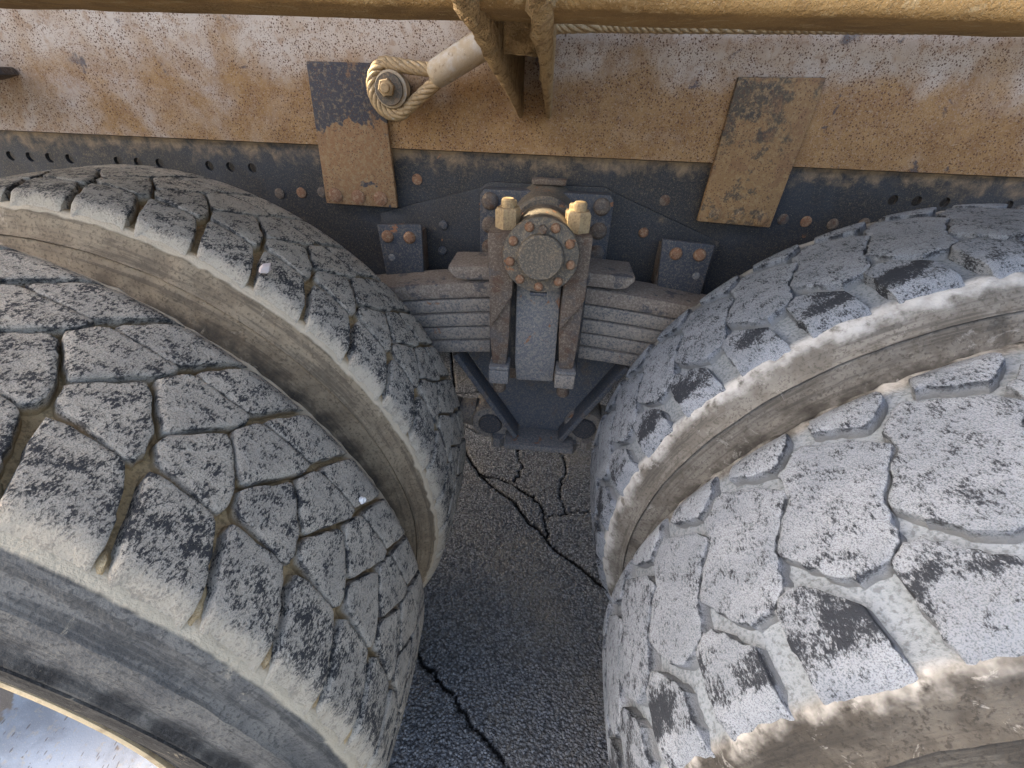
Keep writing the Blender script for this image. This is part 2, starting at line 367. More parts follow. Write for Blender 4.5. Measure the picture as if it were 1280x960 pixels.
# ================================================================== SETTING: ground
def build_ground():
    X0, X1, Y0, Y1, st = -.62, .62, .18, 2.3, .005
    cracks = [[(-.447, 1.988), (-.36, 1.62), (-.253, 1.269), (-.173, 1.14), (-.047, 1.034), (.02, .95), (.09, .876), (.223, .763), (.40, .60), (.62, .45)],
              [(-.42, .70), (-.30, .60), (-.21, .502), (-.15, .462), (-.097, .414), (.01, .327), (.08, .25), (.12, .18)],
              [(-.173, 1.14), (-.11, 1.13), (-.02, 1.09), (.045, 1.035), (.066, .97), (.075, .90)],
              [(.066, .97), (.13, 1.0), (.20, 1.02), (.34, 1.0), (.5, 1.08)],
              [(-.04, 1.32), (-.05, 1.25), (-.02, 1.20), (-.045, 1.12)],
              [(.13, 1.0), (.11, 1.10), (.14, 1.22), (.09, 1.33), (.12, 1.5)],
              [(-.30, 1.42), (-.20, 1.36), (-.04, 1.33), (.09, 1.33), (.3, 1.42), (.5, 1.40)],
              [(-.36, 1.62), (-.22, 1.66), (-.10, 1.80), (.1, 1.86), (.35, 1.8)], [(-.22, 1.66), (-.2, 1.5), (-.2, 1.36)]]
    widths = [.011, .010, .008, .004, .006, .005, .005, .007, .005]
    xs = np.arange(X0, X1+1e-6, st); ys = np.arange(Y0, Y1+1e-6, st)
    gx, gy = np.meshgrid(xs, ys)
    z = np.zeros_like(gx); ck = np.zeros_like(gx)
    rs = np.random.RandomState(3)
    # jitter for crack edges
    jit = np.zeros_like(gx)
    for f in (9, 23, 57, 131):
        a = rs.rand(4)*6.28
        jit += np.sin(gx*f+a[0]+1.7*np.sin(gy*f*.7+a[1]))*np.cos(gy*f*1.1+a[2])*(.35/f**.5)
    for pts, w in zip(cracks, widths):
        d = np.full_like(gx, 9.)
        fine = []
        for (a, b) in zip(pts, pts[1:]):
            n = 5
            for i in range(n): fine.append((a[0]+(b[0]-a[0])*i/n+rs.uniform(-.006, .006), a[1]+(b[1]-a[1])*i/n+rs.uniform(-.006, .006)))
        fine.append(pts[-1])
        for (a, b) in zip(fine, fine[1:]):
            ax, ay = a; dx, dy = b[0]-ax, b[1]-ay; L = dx*dx+dy*dy+1e-12
            tt = np.clip(((gx-ax)*dx+(gy-ay)*dy)/L, 0, 1)
            d = np.minimum(d, np.hypot(gx-ax-tt*dx, gy-ay-tt*dy))
        ww = w*.55*(1+1.6*np.clip(jit, -.4, .6))
        k = np.clip(1.25-(d+rs.normal(0, .0013, d.shape))/ww, 0, 1); ck = np.maximum(ck, k)
        z -= 0.0
    z -= .012*ck
    border = np.minimum.reduce([gx-X0, X1-gx, gy-Y0, Y1-gy]); z *= np.clip(border/.02, 0, 1)
    z += np.clip(border/.02, 0, 1)*rs.normal(0, .0007, z.shape)
    ny, nx = gx.shape
    V = np.stack([gx, gy, z], -1).reshape(-1, 3)
    i = np.arange(nx*ny).reshape(ny, nx)
    Q = np.stack([i[:-1, :-1], i[:-1, 1:], i[1:, 1:], i[1:, :-1]], -1).reshape(-1, 4)
    B = 400.0
    ext = np.array([(-B, -B, 0), (B, -B, 0), (B, B, 0), (-B, B, 0)], float)
    V = np.concatenate([V, ext]); e = len(V)-4
    c00, c10, c11, c01 = int(i[0, 0]), int(i[0, -1]), int(i[-1, -1]), int(i[-1, 0])
    faces = Q.tolist()+[[e, e+1, c10, c00], [e+1, e+2, c11, c10], [e+2, e+3, c01, c11], [e+3, e, c00, c01]]
    # the long border quads share only their end corners with the fine patch; its border is flat at z=0
    me = bpy.data.meshes.new('ground'); me.from_pydata(V.tolist(), [], faces); me.update()
    at = me.attributes.new('crack', 'FLOAT', 'POINT')
    at.data.foreach_set('value', np.concatenate([ck.reshape(-1), np.zeros(4)]).astype(np.float32))
    for p in me.polygons: p.use_smooth = True
    o = link('ground', me, M['asphalt']); o['kind'] = 'structure'
    return o
build_ground()

truck = empty('truck', (0, 0, 0))
tag(truck, 'dirty black truck seen close up between its dual rear wheels, frame and leaf spring showing', 'truck')

# ================================================================== WHEELS
RT = .525; HALF = .120           # crown radius, half tread width
def crown(v):                    # v measured from the tyre's mid plane
    a = abs(v)
    r = RT-.0045*(a/.1)**2
    if a > .12: return RT-.00648-.0115-(a-.12)*2.5
    if a > .098: r -= .0115*((a-.098)/.022)**1.6
    return r
BASE = .0150
def round_poly(pts, rad, n=3):
    out = []; k = len(pts)
    for i in range(k):
        p0, p, p1 = Vector(pts[i-1]), Vector(pts[i]), Vector(pts[(i+1) % k])
        a = (p0-p); b = (p1-p); rr = min(rad, a.length*.4, b.length*.4)
        A = p+a.normalized()*rr; B = p+b.normalized()*rr
        for j in range(n):
            t = j/(n-1); out.append(tuple((A*(1-t)+p*t)*(1-t)+(p*(1-t)+B*t)*t))
    return out
def densify(pts, d):
    out = []
    for i in range(len(pts)):
        a, b = Vector(pts[i]), Vector(pts[(i+1) % len(pts)])
        n = max(1, int((b-a).length/d))
        for j in range(n): out.append(tuple(a+(b-a)*j/n))
    return out
def inset(pts, d):
    n = len(pts); c = [Vector(p) for p in pts]
    area = sum(c[i].x*c[(i+1) % n].y-c[(i+1) % n].x*c[i].y for i in range(n))
    sg = 1 if area > 0 else -1; out = []
    for i in range(n):
        t = (c[(i+1) % n]-c[i-1])
        if t.length < 1e-9: out.append(tuple(c[i])); continue
        nrm = Vector((-t.y, t.x)).normalized()*sg
        out.append(tuple(c[i]+nrm*d))
    return out
def block_mesh(name, pts, sx, mat, seed, jit=.0012, flare=.0025, rad=.006, y_mid=.275):
    """one tread block: pts are (round, across) in metres as measured; sx = +1 wheel whose gap lies to +x"""
    rnd = random.Random(seed)
    p = inset(densify(round_poly(pts, rad), .008 if sx > 0 else .006), -.0016 if sx > 0 else -.0009)
    p = [(a+rnd.uniform(-jit, jit), b+(rnd.uniform(-jit, jit) if .165 < b < .385 else 0)) for a, b in p]
    lev = [(inset(p, .0040), 0.0, 0.0), (inset(p, .0012), .0003, .40), (p, .0010, 1.0), (inset(p, -flare), BASE+.001, 2.0)]
    bm = bmesh.new(); uvl = bm.loops.layers.uv.new('UVMap'); el = bm.verts.layers.float.new('edge')
    rings = []; uvs = {}
    for q, drop, e in lev:
        ring = []
        for a, y in q:
            v = max(-HALF-.007, min(HALF+.007, y-y_mid)); r = crown(v)-drop
            if v < -.108: e = min(e, .0)
            t = a/.522
            vert = bm.verts.new((sx*r*math.sin(t), v, r*math.cos(t))); vert[el] = e
            uvs[vert] = (a, v+HALF); ring.append(vert)
        rings.append(ring)
    n = len(p)
    for A, B in zip(rings, rings[1:]):
        for i in range(n): bm.faces.new((A[i], A[(i+1) % n], B[(i+1) % n], B[i]))
    q0 = lev[0][0]; ca = sum(a for a, _ in q0)/n; cb = sum(b for _, b in q0)/n; prev = rings[0]
    def top_vert(a, y):
        v = max(-HALF-.007, min(HALF+.007, y-y_mid)); r = crown(v); t = a/.522
        w = bm.verts.new((sx*r*math.sin(t), v, r*math.cos(t))); w[el] = 0.0; uvs[w] = (a, v+HALF); return w
    for f in (.72, .40):
        ring = [top_vert(ca+(a-ca)*f, cb+(b-cb)*f) for a, b in q0]
        for i in range(n): bm.faces.new((prev[i], prev[(i+1) % n], ring[(i+1) % n], ring[i]))
        prev = ring
    cv = top_vert(ca, cb)
    for i in range(n): bm.faces.new((prev[i], prev[(i+1) % n], cv))
    for fc in bm.faces:
        for lp in fc.loops: lp[uvl].uv = uvs[lp.vert]
    me = to_mesh(bm, name, 50); me.materials.append(mat); return me

LEFT = {'A': [(.328, .230), (.387, .228), (.412, .188), (.427, .149), (.366, .149), (.357, .172)],
        'B': [(.326, .243), (.316, .259), (.351, .298), (.384, .260), (.392, .240), (.388, .232)],
        'C': [(.354, .306), (.367, .3305), (.432, .329), (.431, .317), (.389, .2665)],
        'D': [(.293, .3355), (.335, .401), (.397, .401), (.354, .3335)]}
RIGHT = {'E': [(.318, .401), (.257, .401), (.261, .368), (.287, .347), (.328, .367)],
         'M': [(.463, .334), (.438, .356), (.390, .332), (.374, .314), (.391, .294), (.406, .268), (.414, .234), (.429, .225), (.452, .221), (.481, .244), (.494, .264), (.479, .289), (.463, .309)],
         'S': [(.489, .230), (.457, .203), (.453, .149), (.514, .149), (.518, .221), (.501, .234)]}

def carcass_mesh(name, mat, seed):
    prof = []
    def add(*l): prof.extend(l)
    add((-.122, .300), (-.128, .306), (-.134, .318), (-.138, .334), (-.1435, .3365), (-.1445, .340), (-.1425, .3435), (-.146, .349), (-.152, .372), (-.157, .405), (-.1560, .424), (-.1600, .4265), (-.1600, .4290), (-.1555, .4305), (-.1590, .4330), (-.1585, .4355), (-.1530, .4385),
        (-.150, .458), (-.1425, .476), (-.1450, .4785), (-.1375, .4825), (-.1315, .4945), (-.1250, .5035), (-.1230, .5050), (-.1170, .5078), (-.110, .5090))
    for v in np.linspace(-.10, .10, 13): add((float(v), crown(float(v))-BASE))
    left = [(-a, r) for a, r in prof[:24]][::-1]
    prof += left
    prof += [(.10, .298), (-.10, .298)]
    seg = 320
    bm = lathe_bm(prof, seg, 'y', closed=True)
    bm.normal_update()
    for v in bm.verts:
        r = math.hypot(v.co.x, v.co.z)
        if r > .44:
            p = v.co*30+Vector((seed, 0, 0))
            v.co += v.normal*(.0016*mnoise.noise(p)+.0012*mnoise.noise(p*2.7)+(.0022*mnoise.noise(p*3.7)+.0014*mnoise.noise(p*8.1) if r > .495 and abs(v.co.y) > .105 else 0))
    me = to_mesh(bm, name, 60); me.materials.append(mat); return me

def rim_mesh(name, outer):
    s = -1
    p = [(-.119, .2955), (-.1285, .2985), (-.1325, .305), (-.1360, .3065), (-.1380, .3035), (-.1370, .2965), (-.1310, .2900), (-.1180, .2860), (-.102, .2840), (-.092, .2770), (-.085, .2690),
         (-.060, .2640), (-.045, .262), (.02, .262), (.035, .255), (.055, .21), (.060, .15), (.060, .10), (.062, .0), (.075, .0), (.075, .2), (.05, .262), (.105, .290), (.136, .306), (.12, .2965)]
    bm = bmesh.new(); seg = 120; rings = []
    for a, r in p: rings.append([bm.verts.new((max(r, .002)*math.sin(2*math.pi*i/seg), a, max(r, .002)*math.cos(2*math.pi*i/seg))) for i in range(seg)])
    for A, B in zip(rings, rings[1:]):
        for i in range(seg): bm.faces.new((A[i], A[(i+1) % seg], B[(i+1) % seg], B[i]))
    me = to_mesh(bm, name, 40); me.materials.append(M['rim']); return me
def flange_mesh(name):
    p = [(-.1285, .2995), (-.1335, .3065), (-.1385, .3075), (-.1405, .3035), (-.1385, .2965), (-.1345, .2940), (-.1330, .2965)]
    bm = lathe_bm(p, 120, 'y', closed=True); me = to_mesh(bm, name, 50); me.materials.append(M['flange']); return me

TYRE_BLOCKS = {}
for key, pats, sx, mat in (('L', LEFT, 1, M['treadL']), ('R', RIGHT, -1, M['treadR'])):
    for row, pts in pats.items():
        for k in range(5): TYRE_BLOCKS[key, row, k] = block_mesh('tread_block_'+row.lower(), pts, sx, mat, hash((row, k)) & 1023 if False else ord(row)*7+k, jit=.0012 if key == 'L' else .0017, flare=.0022 if key == 'L' else .0016, rad=.006 if key == 'L' else .0035)
CARC = {'LO': carcass_mesh('tyre', M['bodyLO'], 1.0), 'LI': carcass_mesh('tyre', M['bodyL'], 2.0), 'R': carcass_mesh('tyre', M['bodyR'], 5.0), 'RO': carcass_mesh('tyre', M['bodyRO'], 6.0)}
RIM = rim_mesh('rim', True); FLG = flange_mesh('rim_flange')
HUBM = None
SX = .656
def wheel(key, y, phase, body, label, dz=0.0):
    N = 43 if key == 'L' else 36; sx = 1 if key == 'L' else -1; P = 2*math.pi/N
    root = empty('wheel', (-SX if key == 'L' else SX, y, .522+dz)); root.parent = truck; root['label'] = label
    link('tyre', body, None, root)
    link('rim', RIM, None, root); link('rim_flange', FLG, None, root)
    rnd = random.Random(int(y*1000)+N); rest = bmesh.new()
    for k in range(N):
        th = k*P+phase/.522; a = th*sx
        c = (th+.37/.522+math.pi/2) % (2*math.pi)-math.pi/2              # where the block sits, from the top towards the gap
        for row in (LEFT if key == 'L' else RIGHT):
            me = TYRE_BLOCKS[key, row, rnd.randrange(5)]; sc = 1+rnd.uniform(-.0016, .0004)
            if -.50 < c < 2.05:
                b = link('tread_block', me, None, root)
                b.rotation_euler = (0, a, 0); b.scale = (sc, 1, sc)
            else:                                                        # round the far side: never in view, one piece
                tmp = me.copy(); tmp.transform(Matrix.Rotation(a, 4, 'Y')); rest.from_mesh(tmp); bpy.data.meshes.remove(tmp)
    me = bpy.data.meshes.new('tread'); rest.to_mesh(me); rest.free()
    o = link('tread', me, M['tread'+key], root); o['kind'] = 'stuff'
    return root
Y_OUT, Y_IN = .275, .628
near_left = wheel('L', Y_OUT, 0.0, CARC['LO'], 'near left wheel with tan mud on many-sided tread blocks and white rim showing')
wheel('L', Y_IN, -.037, CARC['LI'], 'far left wheel half hidden behind the near left tyre, brown dusty sidewall', -.007)
wheel('R', Y_OUT, 0.0, CARC['RO'], 'near right wheel caked in pale grey mud with big hexagonal tread blocks')
wheel('R', Y_IN, .0205, CARC['R'], 'far right wheel behind the near right tyre, pale mud with deep shoulder notches')

def mud_clump(k, a0, y0, a1, y1, w, seed, root):
    n = 16; bm = bmesh.new(); rows = []
    for i in range(n+1):
        t = i/n; a = a0+(a1-a0)*t; y = y0+(y1-y0)*t; ww = w*(.35+.65*math.sin(math.pi*min(1, t*1.15))**.7)
        row = []
        for j in range(9):
            u = (j-4)/4; v = y-Y_OUT; lift = .0085*(1-u*u)*math.sin(math.pi*(.12+.88*t))
            r = min(crown(v)-.001, crown(v)-BASE-.002+lift+.012*max(0, abs(v)-.1)/.02)
            q = Vector((a*90+seed, y*90, u*2)); r += .0022*mnoise.noise(q)+.0012*mnoise.noise(q*2.7)
            aa = (a+u*ww)/.522
            row.append(bm.verts.new((r*math.sin(aa), v, r*math.cos(aa))))
        rows.append(row)
    for A, B in zip(rows, rows[1:]):
        for j in range(8): bm.faces.new((A[j], A[j+1], B[j+1], B[j]))
    o = link('mud_clump', to_mesh(bm, 'mud_clump', 70), M['sand'], root)
for k, (ln, w) in enumerate(((.7, .007), (.5, .006), (1, .008), (.9, .007), (1, .008), (.8, .007), (.6, .006))):
    s0 = .4235+(k-1)*.07630
    mud_clump(k, s0-.006*ln, .168+.022*ln, s0+.010, .153, w, k*3.1, near_left)
# the same duals on the far side of the truck, glimpsed at most under the springs
def far_wheel(key, y, body):
    root = empty('wheel', (-SX if key == 'L' else SX, y, .522)); root.parent = truck
    root['label'] = 'far side wheel in the dark under the truck'
    for nm, me in (('tyre', body), ('rim', RIM), ('rim_flange', FLG)): link(nm, me, None, root)
    o = link('tread', FULL[key], None, root); o['kind'] = 'stuff'
    root.rotation_euler = (0, 0, math.pi)
FULL = {}
for key, pats, N, sx in (('L', LEFT, 43, 1), ('R', RIGHT, 36, -1)):
    b = bmesh.new()
    for k in range(N):
        for row in pats:
            tmp = TYRE_BLOCKS[key, row, k % 5].copy(); tmp.transform(Matrix.Rotation(k*2*math.pi/N, 4, 'Y')); b.from_mesh(tmp); bpy.data.meshes.remove(tmp)
    FULL[key] = bpy.data.meshes.new('tread'); b.to_mesh(FULL[key]); b.free(); FULL[key].materials.append(M['tread'+key])
for y in (2.09, 2.445): far_wheel('L', y, CARC['LI']); far_wheel('R', y, CARC['R'])

# ================================================================== TRUCK CHASSIS
XL, XR = -3.2, 3.2
def holed_strip(name, y0, y1, z0, z1, holes, rad, mat, parent):
    """steel strip with real round through holes (front, back and hole walls)"""
    bm = bmesh.new(); seg = 16
    zc = holes[0][1]; hs = sorted(holes)
    cells = []; cuts = [XL]
    half = .0155
    for hx, hz in hs: cells.append((hx-half, hx+half, hx, hz))
    xprev = XL
    def quad(xa, xb, y):
        vs = [bm.verts.new(c) for c in ((xa, y, z0), (xb, y, z0), (xb, y, z1), (xa, y, z1))]; bm.faces.new(vs)
    for xa, xb, hx, hz in cells:
        for y in (y0, y1): quad(xprev, xa, y)
        circ = {}
        for y in (y0, y1):
            c = []; sq = []
            for i in range(seg):
                t = 2*math.pi*(i+.5)/seg; dx, dz = math.cos(t), math.sin(t)
                c.append(bm.verts.new((hx+rad*dx, y, hz+rad*1.05*dz)))
                # point on the cell's border
                k = min((((xb-hx) if dx > 0 else (hx-xa))/abs(dx)), (((z1-hz) if dz > 0 else (hz-z0))/abs(dz)))
                sq.append(bm.verts.new((hx+dx*k, y, hz+dz*k)))
            for i in range(seg):
                bm.faces.new((c[i], c[(i+1) % seg], sq[(i+1) % seg], sq[i]))
            # corner fillers
            corners = [(xb, z1), (xa, z1), (xa, z0), (xb, z0)]
            for (cx_, cz_) in corners:
                best = sorted(range(seg), key=lambda i: (sq[i].co.x-cx_)**2+(sq[i].co.z-cz_)**2)[:2]
                for i in range(seg):
                    j = (i+1) % seg
                    A, B_ = sq[i].co, sq[j].co
                    on = lambda P: (abs(P.x-cx_) < 1e-6, abs(P.z-cz_) < 1e-6)
                    oa, ob_ = on(A), on(B_)
                    if (oa[0] and ob_[1] and not ob_[0]) or (oa[1] and ob_[0] and not ob_[1]):
                        if not (oa[0] and oa[1]):
                            bm.faces.new((sq[i], sq[j], bm.verts.new((cx_, y, cz_))))
            circ[y] = c
        a, b = circ[y0], circ[y1]
        for i in range(seg): bm.faces.new((a[i], a[(i+1) % seg], b[(i+1) % seg], b[i]))
        xprev = xb
    for y in (y0, y1): quad(xprev, XR, y)
    me = bpy.data.meshes.new(name)
    bmesh.ops.remove_doubles(bm, verts=bm.verts, dist=1e-6)
    bmesh.ops.recalc_face_normals(bm, faces=bm.faces); bm.to_mesh(me); bm.free()
    return link(name, me, mat, parent)
YW = .930
rail = box('frame_rail', XL, XR, YW, YW+.008, .780, .985, M['frame'], truck, 0)
holes = [(x, 1.0055) for x in (-1.24, -1.195, -1.15, -1.107, -1.064, -1.021, -.977, -.872, -.829, -.783, -.678, -.634, -.589, .632, .673, .722, .83, .875, .92, 1.02, 1.065)]
holed_strip('drilled_web_strip', YW, YW+.008, .985, 1.026, holes, .0085, M['frame'], rail)
box('web_upper_strip', XL, XR, YW, YW+.008, 1.026, 1.0515, M['frame'], rail, 0)
box('top_flange', XL, XR, YW+.0085, YW+.085, 1.043, 1.0515, M['frame'], rail, 0)
box('bottom_flange', XL, XR, YW+.0085, YW+.085, .780, .788, M['frame'], rail, 0)
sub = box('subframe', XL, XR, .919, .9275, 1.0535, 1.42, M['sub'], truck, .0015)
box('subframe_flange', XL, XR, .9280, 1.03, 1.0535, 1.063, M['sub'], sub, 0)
# plates bolted over the seam
pl = poly_xz('cover_plate', [(-.4385, .951), (-.294, .949), (-.297, 1.183), (-.4275, 1.182)], .9085, .9185, M['plateL'], truck, .0025)
pl['label'] = 'peeling black plate with three rusty bolts, left of the suspension'
pr_ = poly_xz('cover_plate', [(.2885, .9545), (.424, .950), (.4325, 1.1845), (.2965, 1.181)], .9085, .9185, M['plateR'], truck, .0025)
pr_['label'] = 'rusty tan plate with dark top corner, right of the suspension'
for x, z in ((-.416, .967), (-.370, .966), (-.325, .965)): button('bolt', .0135, .0035, M['bolt'], pl, (x, .9085, z))
for x, z in ((.316, .969), (.358, .967), (.402, .966)): button('bolt', .0125, .0035, M['plateR'], pr_, (x, .9085, z))
# row of flat rivets on the rail
for x, z in ((-.544, .960), (-.497, .964), (-.453, .967), (.452, .962), (.495, .960), (.545, .958), (.60, .962), (-.255, 1.0), (.225, .985)):
    button('rivet', .0100, .003, M['bolt'] if x in (-.497, .495, -.255) else M['rust'], rail, (x, YW, z))
# fish plate behind the suspension
fish = poly_xz('reinforcing_plate', [(-.335, .935), (-.13, .992), (-.11, 1.004), (.11, 1.004), (.13, .994), (.345, .915), (.34, .785), (-.33, .785)], .9215, .9295, M['frame'], truck, .0015)
for x, z in ((-.205, .918), (.195, .925), (.24, .905), (-.21, .865)): button('rivet', .0095, .004, M['bolt'] if x > 0 else M['frame2'], fish, (x, .9215, z))
for s, pts in ((-1, [(-.325, .925), (-.237, .930), (-.240, .806), (-.318, .797)]), (1, [(.222, .928), (.3195, .922), (.318, .812), (.232, .830)])):
    pad = poly_xz('stop_bracket', pts, .870, .879, M['frame2'], truck, .002)
    xa = min(p[0] for p in pts)+.006; xb = max(p[0] for p in pts)-.004
    box('standoff', xa, xb, .8795, .921, .83, .912, M['rust'], pad, .002)
    for x in ((-.306, -.262) if s < 0 else (.252, .296)): button('bolt', .0115, .007, M['bolt'], pad, (x, .870, .904 if s < 0 else .903))
    button('plug', .007, .002, M['clamp'], pad, ((-.303 if s < 0 else .30), .870, .862))
# small bracket at the left end
br = poly_xz('corner_bracket', [(-1.30, 1.160), (-.990, 1.158), (-.985, 1.146), (-1.02, 1.138), (-1.30, 1.11)], .845, .918, M['rust'], truck, .003)

# outriggers with caked mud
def outrigger(x, th0, th1, seed):
    n = 90; bm = bmesh.new(); rows = []
    for i in range(n+1):
        t = i/n; y = .917-t*(.917-.352)
        zb = 1.1115+(1.206-1.1115)*t**.93
        th = th0+(th1-th0)*t
        col_ = []
        for j in range(15):
            u = j/14                                 # round the bottom edge: left face top -> edge -> right face top
            if j <= 5: dx, z = -1, 1.40-(1.40-zb-.004)*(j/5)**.6
            elif j >= 9: dx, z = 1, 1.40-(1.40-zb-.004)*((14-j)/5)**.6
            else: k = (j-7)/2; dx, z = k, zb+.0005*k*k
            col_.append(bm.verts.new((x+dx*th/2, y, z)))
        rows.append(col_)
    for a, b in zip(rows, rows[1:]):
        for j in range(14): bm.faces.new((a[j], a[j+1], b[j+1], b[j]))
        bm.faces.new((a[14], a[0], b[0], b[14]))
    bm.faces.new(rows[0]); bm.faces.new(rows[-1])
    bmesh.ops.subdivide_edges(bm, edges=[e for e in bm.edges if e.calc_length() > .03], cuts=2, use_grid_fill=True)
    bmesh.ops.recalc_face_normals(bm, faces=bm.faces); bm.normal_update()
    for v in bm.verts:
        t = (.917-v.co.y)/.565; p = v.co*130+Vector((seed, 0, seed))
        low = max(0, 1-(v.co.z-(1.1115+.0945*t))/.05)
        k = (.0009+.0042*t)*(.25+.75*low)
        v.co += v.normal*k*(mnoise.noise(p)+.7*mnoise.noise(p*2.4)+.4*mnoise.noise(p*5.5)+.3)
    o = link('outrigger', to_mesh(bm, 'outrigger', 60), M['mudcrust'], truck); return o
outrigger(-.0565, .009, .012, 3.0)
outrigger(-.0065, .008, .0135, 8.0)
xw = box('outrigger_web', -.050, -.016, .560, .570, 1.185, 1.40, M['mudcrust'], truck, .002); rough_up(xw, .006, 40, 5)
# long outer beam resting on the outriggers
beam = box('side_beam', XL, XR, .402, .500, 1.2035, 1.300, M['mudbeam'], truck, .010, 3)
bm = bmesh.new(); bm.from_mesh(beam.data)
bmesh.ops.subdivide_edges(bm, edges=[e for e in bm.edges if e.calc_length() > 1], cuts=260)
bm.normal_update()
for v in bm.verts:
    p = v.co*22; v.co += v.normal*(.0012*mnoise.noise(p)+.0010*mnoise.noise(p*3.1))
bm.to_mesh(beam.data); bm.free()
# unseen overhead slab added to keep sun off the tyres; its gaps aim sunlight
ZD = 2.30
sunshade = empty('added_sunshade'); sunshade.parent = truck
def shade_slab(x0, x1, y0, y1): box('sunshade_plate', x0, x1, y0, y1, ZD, ZD+.04, M['underside'], sunshade, 0)
shade_slab(-5.2, 5.2, .100, .843)
shade_slab(-5.2, -1.625, .8435, .878); shade_slab(-1.450, 5.2, .8435, .878)  # gap shaped to let sun strike the nuts
shade_slab(-5.2, 5.2, .8785, .932)
shade_slab(-5.2, -1.700, .9325, .985); shade_slab(-1.600, 5.2, .9325, .985)  # gap shaped to let sun strike the rope eye
shade_slab(-5.2, 5.2, .9855, 2.56)
box('bed_sill', XL-2, XR+2, 1.10, 1.20, 1.4215, ZD-.001, M['underside'], sunshade, .004)
box('far_frame_rail', XL, XR, 1.72, 1.79, .78, 1.42, M['frame'], truck, .004)
for s in (-1, 1):
    ax = lathe('axle', [(.33, .055), (.80, .06), (.95, .075), (1.75, .075)], M['dark'], truck, (s*SX, 0, .522), 24)

# ================================================================== SUSPENSION
sus = truck
def leaf(z_top, th, half, drop, y0, y1, mat, ends=.0):
    n = 24; bm = bmesh.new(); rows = []
    for i in range(n+1):
        x = -half+2*half*i/n; k = abs(x)/.45
        zc = z_top-drop*k**1.6
        tt = th*(1-ends*max(0, (abs(x)/half-.86)/.14)**2)
        rows.append([bm.verts.new(c) for c in ((x, y0, zc), (x, y1, zc), (x, y1, zc-tt), (x, y0, zc-tt))])
    for a, b in zip(rows, rows[1:]):
        for j in range(4): bm.faces.new((a[j], a[(j+1) % 4], b[(j+1) % 4], b[j]))
    bm.faces.new(rows[0]); bm.faces.new(rows[-1])
    bmesh.ops.recalc_face_normals(bm, faces=bm.faces)
    es = [e for e in bm.edges if abs((e.verts[0].co-e.verts[1].co).normalized().x) > .8 and e.calc_face_angle(0) > R(40)]
    bmesh.ops.bevel(bm, geom=es, offset=th*.20, segments=2, affect='EDGES', profile=.6)
    return link('spring_leaf', to_mesh(bm, 'spring_leaf', 50), mat, sus)
z = .8845
top = leaf(z, .0265, .170, .030, .792, .885, M['springtop'], .75); z -= .0285
for i, (th, h) in enumerate(((.0305, .52), (.0275, .50), (.0275, .47), (.0275, .44), (.0275, .40))):
    leaf(z, th, h, .055, .7925+.0015*(i % 2), .884, M['springtop'] if i == 0 else M['spring']); z -= th+.0022
zs = z                      # underside of the stack, about .70
CX0, CY, CZ0 = .000, .690, .9390
cap = lathe('trunnion_cap', [(.10, .053), (.014, .053), (.0130, .0585), (.002, .0595), (0, .0585), (-.001, .0405), (-.0030, .0370), (-.011, .0355), (-.0135, .0325), (-.0125, .018), (-.0128, .003)], M['cap'], sus, (CX0, CY, CZ0), 72)
rough_up(cap, .0006, 90)
for i in range(9):
    a = R(90-24)-i*R(312)/8
    button('cap_bolt', .0072, .0065, M['bolt'], cap, (CX0+.0485*math.cos(a), CY-.0002, CZ0+.0485*math.sin(a)))
hexnut('filler_plug', .0068, .009, M['rust'], cap, (CX0+.001, CY-.006, CZ0+.0440), 'y', .3)
box('drain_lip', CX0-.014, CX0+.014, CY+.001, CY+.012, CZ0-.0665, CZ0-.0605, M['frame2'], cap, .0015)
lathe('trunnion_hub', [(.79, .050), (.86, .056), (.9205, .070)], M['cap'], sus, (CX0, 0, CZ0), 48)
lathe('hub_seal', [(.815, .055), (.82, .060), (.832, .060), (.836, .055)], M['cap'], sus, (CX0, 0, CZ0+.004), 48)
# trunnion bracket plate on the rail with its big bolts
tb = poly_xz('trunnion_bracket', [(-.126, .800), (.126, .800), (.126, .985), (.118, .996), (-.118, .996), (-.126, .985)], .893, .9205, M['frame2'], sus, .004)
for s in (-1, 1):
    for zz in (.975, .931, .888, .848): button('bracket_bolt', .0155, .009, M['rust'], tb, (s*.1055-.001, .893, zz))
box('mud_ledge', -.03, .035, .900, .9205, 1.006, 1.017, M['rust'], tb, .004)
# saddle: cheeks either side of the cap, straps, clamp plate
for s in (-1, 1):
    xa, xb = (-.0865, -.0455) if s < 0 else (.0400, .0795)
    sad = poly_xz('saddle_cheek', [(xa-(.006 if s > 0 else 0), .9650), (xb+(.006 if s < 0 else 0), .9660), (xb-.001*s, .86), (xa+(.006 if s < 0 else .0), .80), (xa+(.002 if s < 0 else 0), .88)], .7125, .790, M['rust'], sus, .004)
    # u-bolt leg: square bar in front of the stack, tapering downwards
    xm = (xa+xb)/2
    b0 = .0185
    leg = poly_xz('u_bolt', [(xm-b0, .872), (xm+b0, .872), (xm+b0*.98, .78), (xm+b0*.72+.001, .718), (xm-b0*.72+.001, .718), (xm-b0*.98, .78)], .722, .7535, M['rust'], sus, .005)
    hexnut('nut', .0205, .032, M['goldnut'], leg, (xm+(.008 if s < 0 else -.004), .748, .9655), 'z', .25 if s < 0 else .55, stud=.013, stud_r=.011)
    hexnut('nut', .0150, .026, M['goldnut'], leg, (xm+(.012 if s < 0 else -.012), .778, .9660), 'z', .6, stud=.010, stud_r=.008)
    box('washer', xm-.018, xm+.020, .714, .757, .7095, .7175, M['clamp'], leg, .003)
    nb = box('lower_nut', xm-.0185, xm+.0195, .715, .755, .678, .709, M['clamp'] if s < 0 else M['spring'], leg, .004)
    lathe('stud_end', [(.652, .010), (.656, .0125), (.6775, .0125)], M['rust'], leg, (xm+.001, .734, 0), 20, 'z')
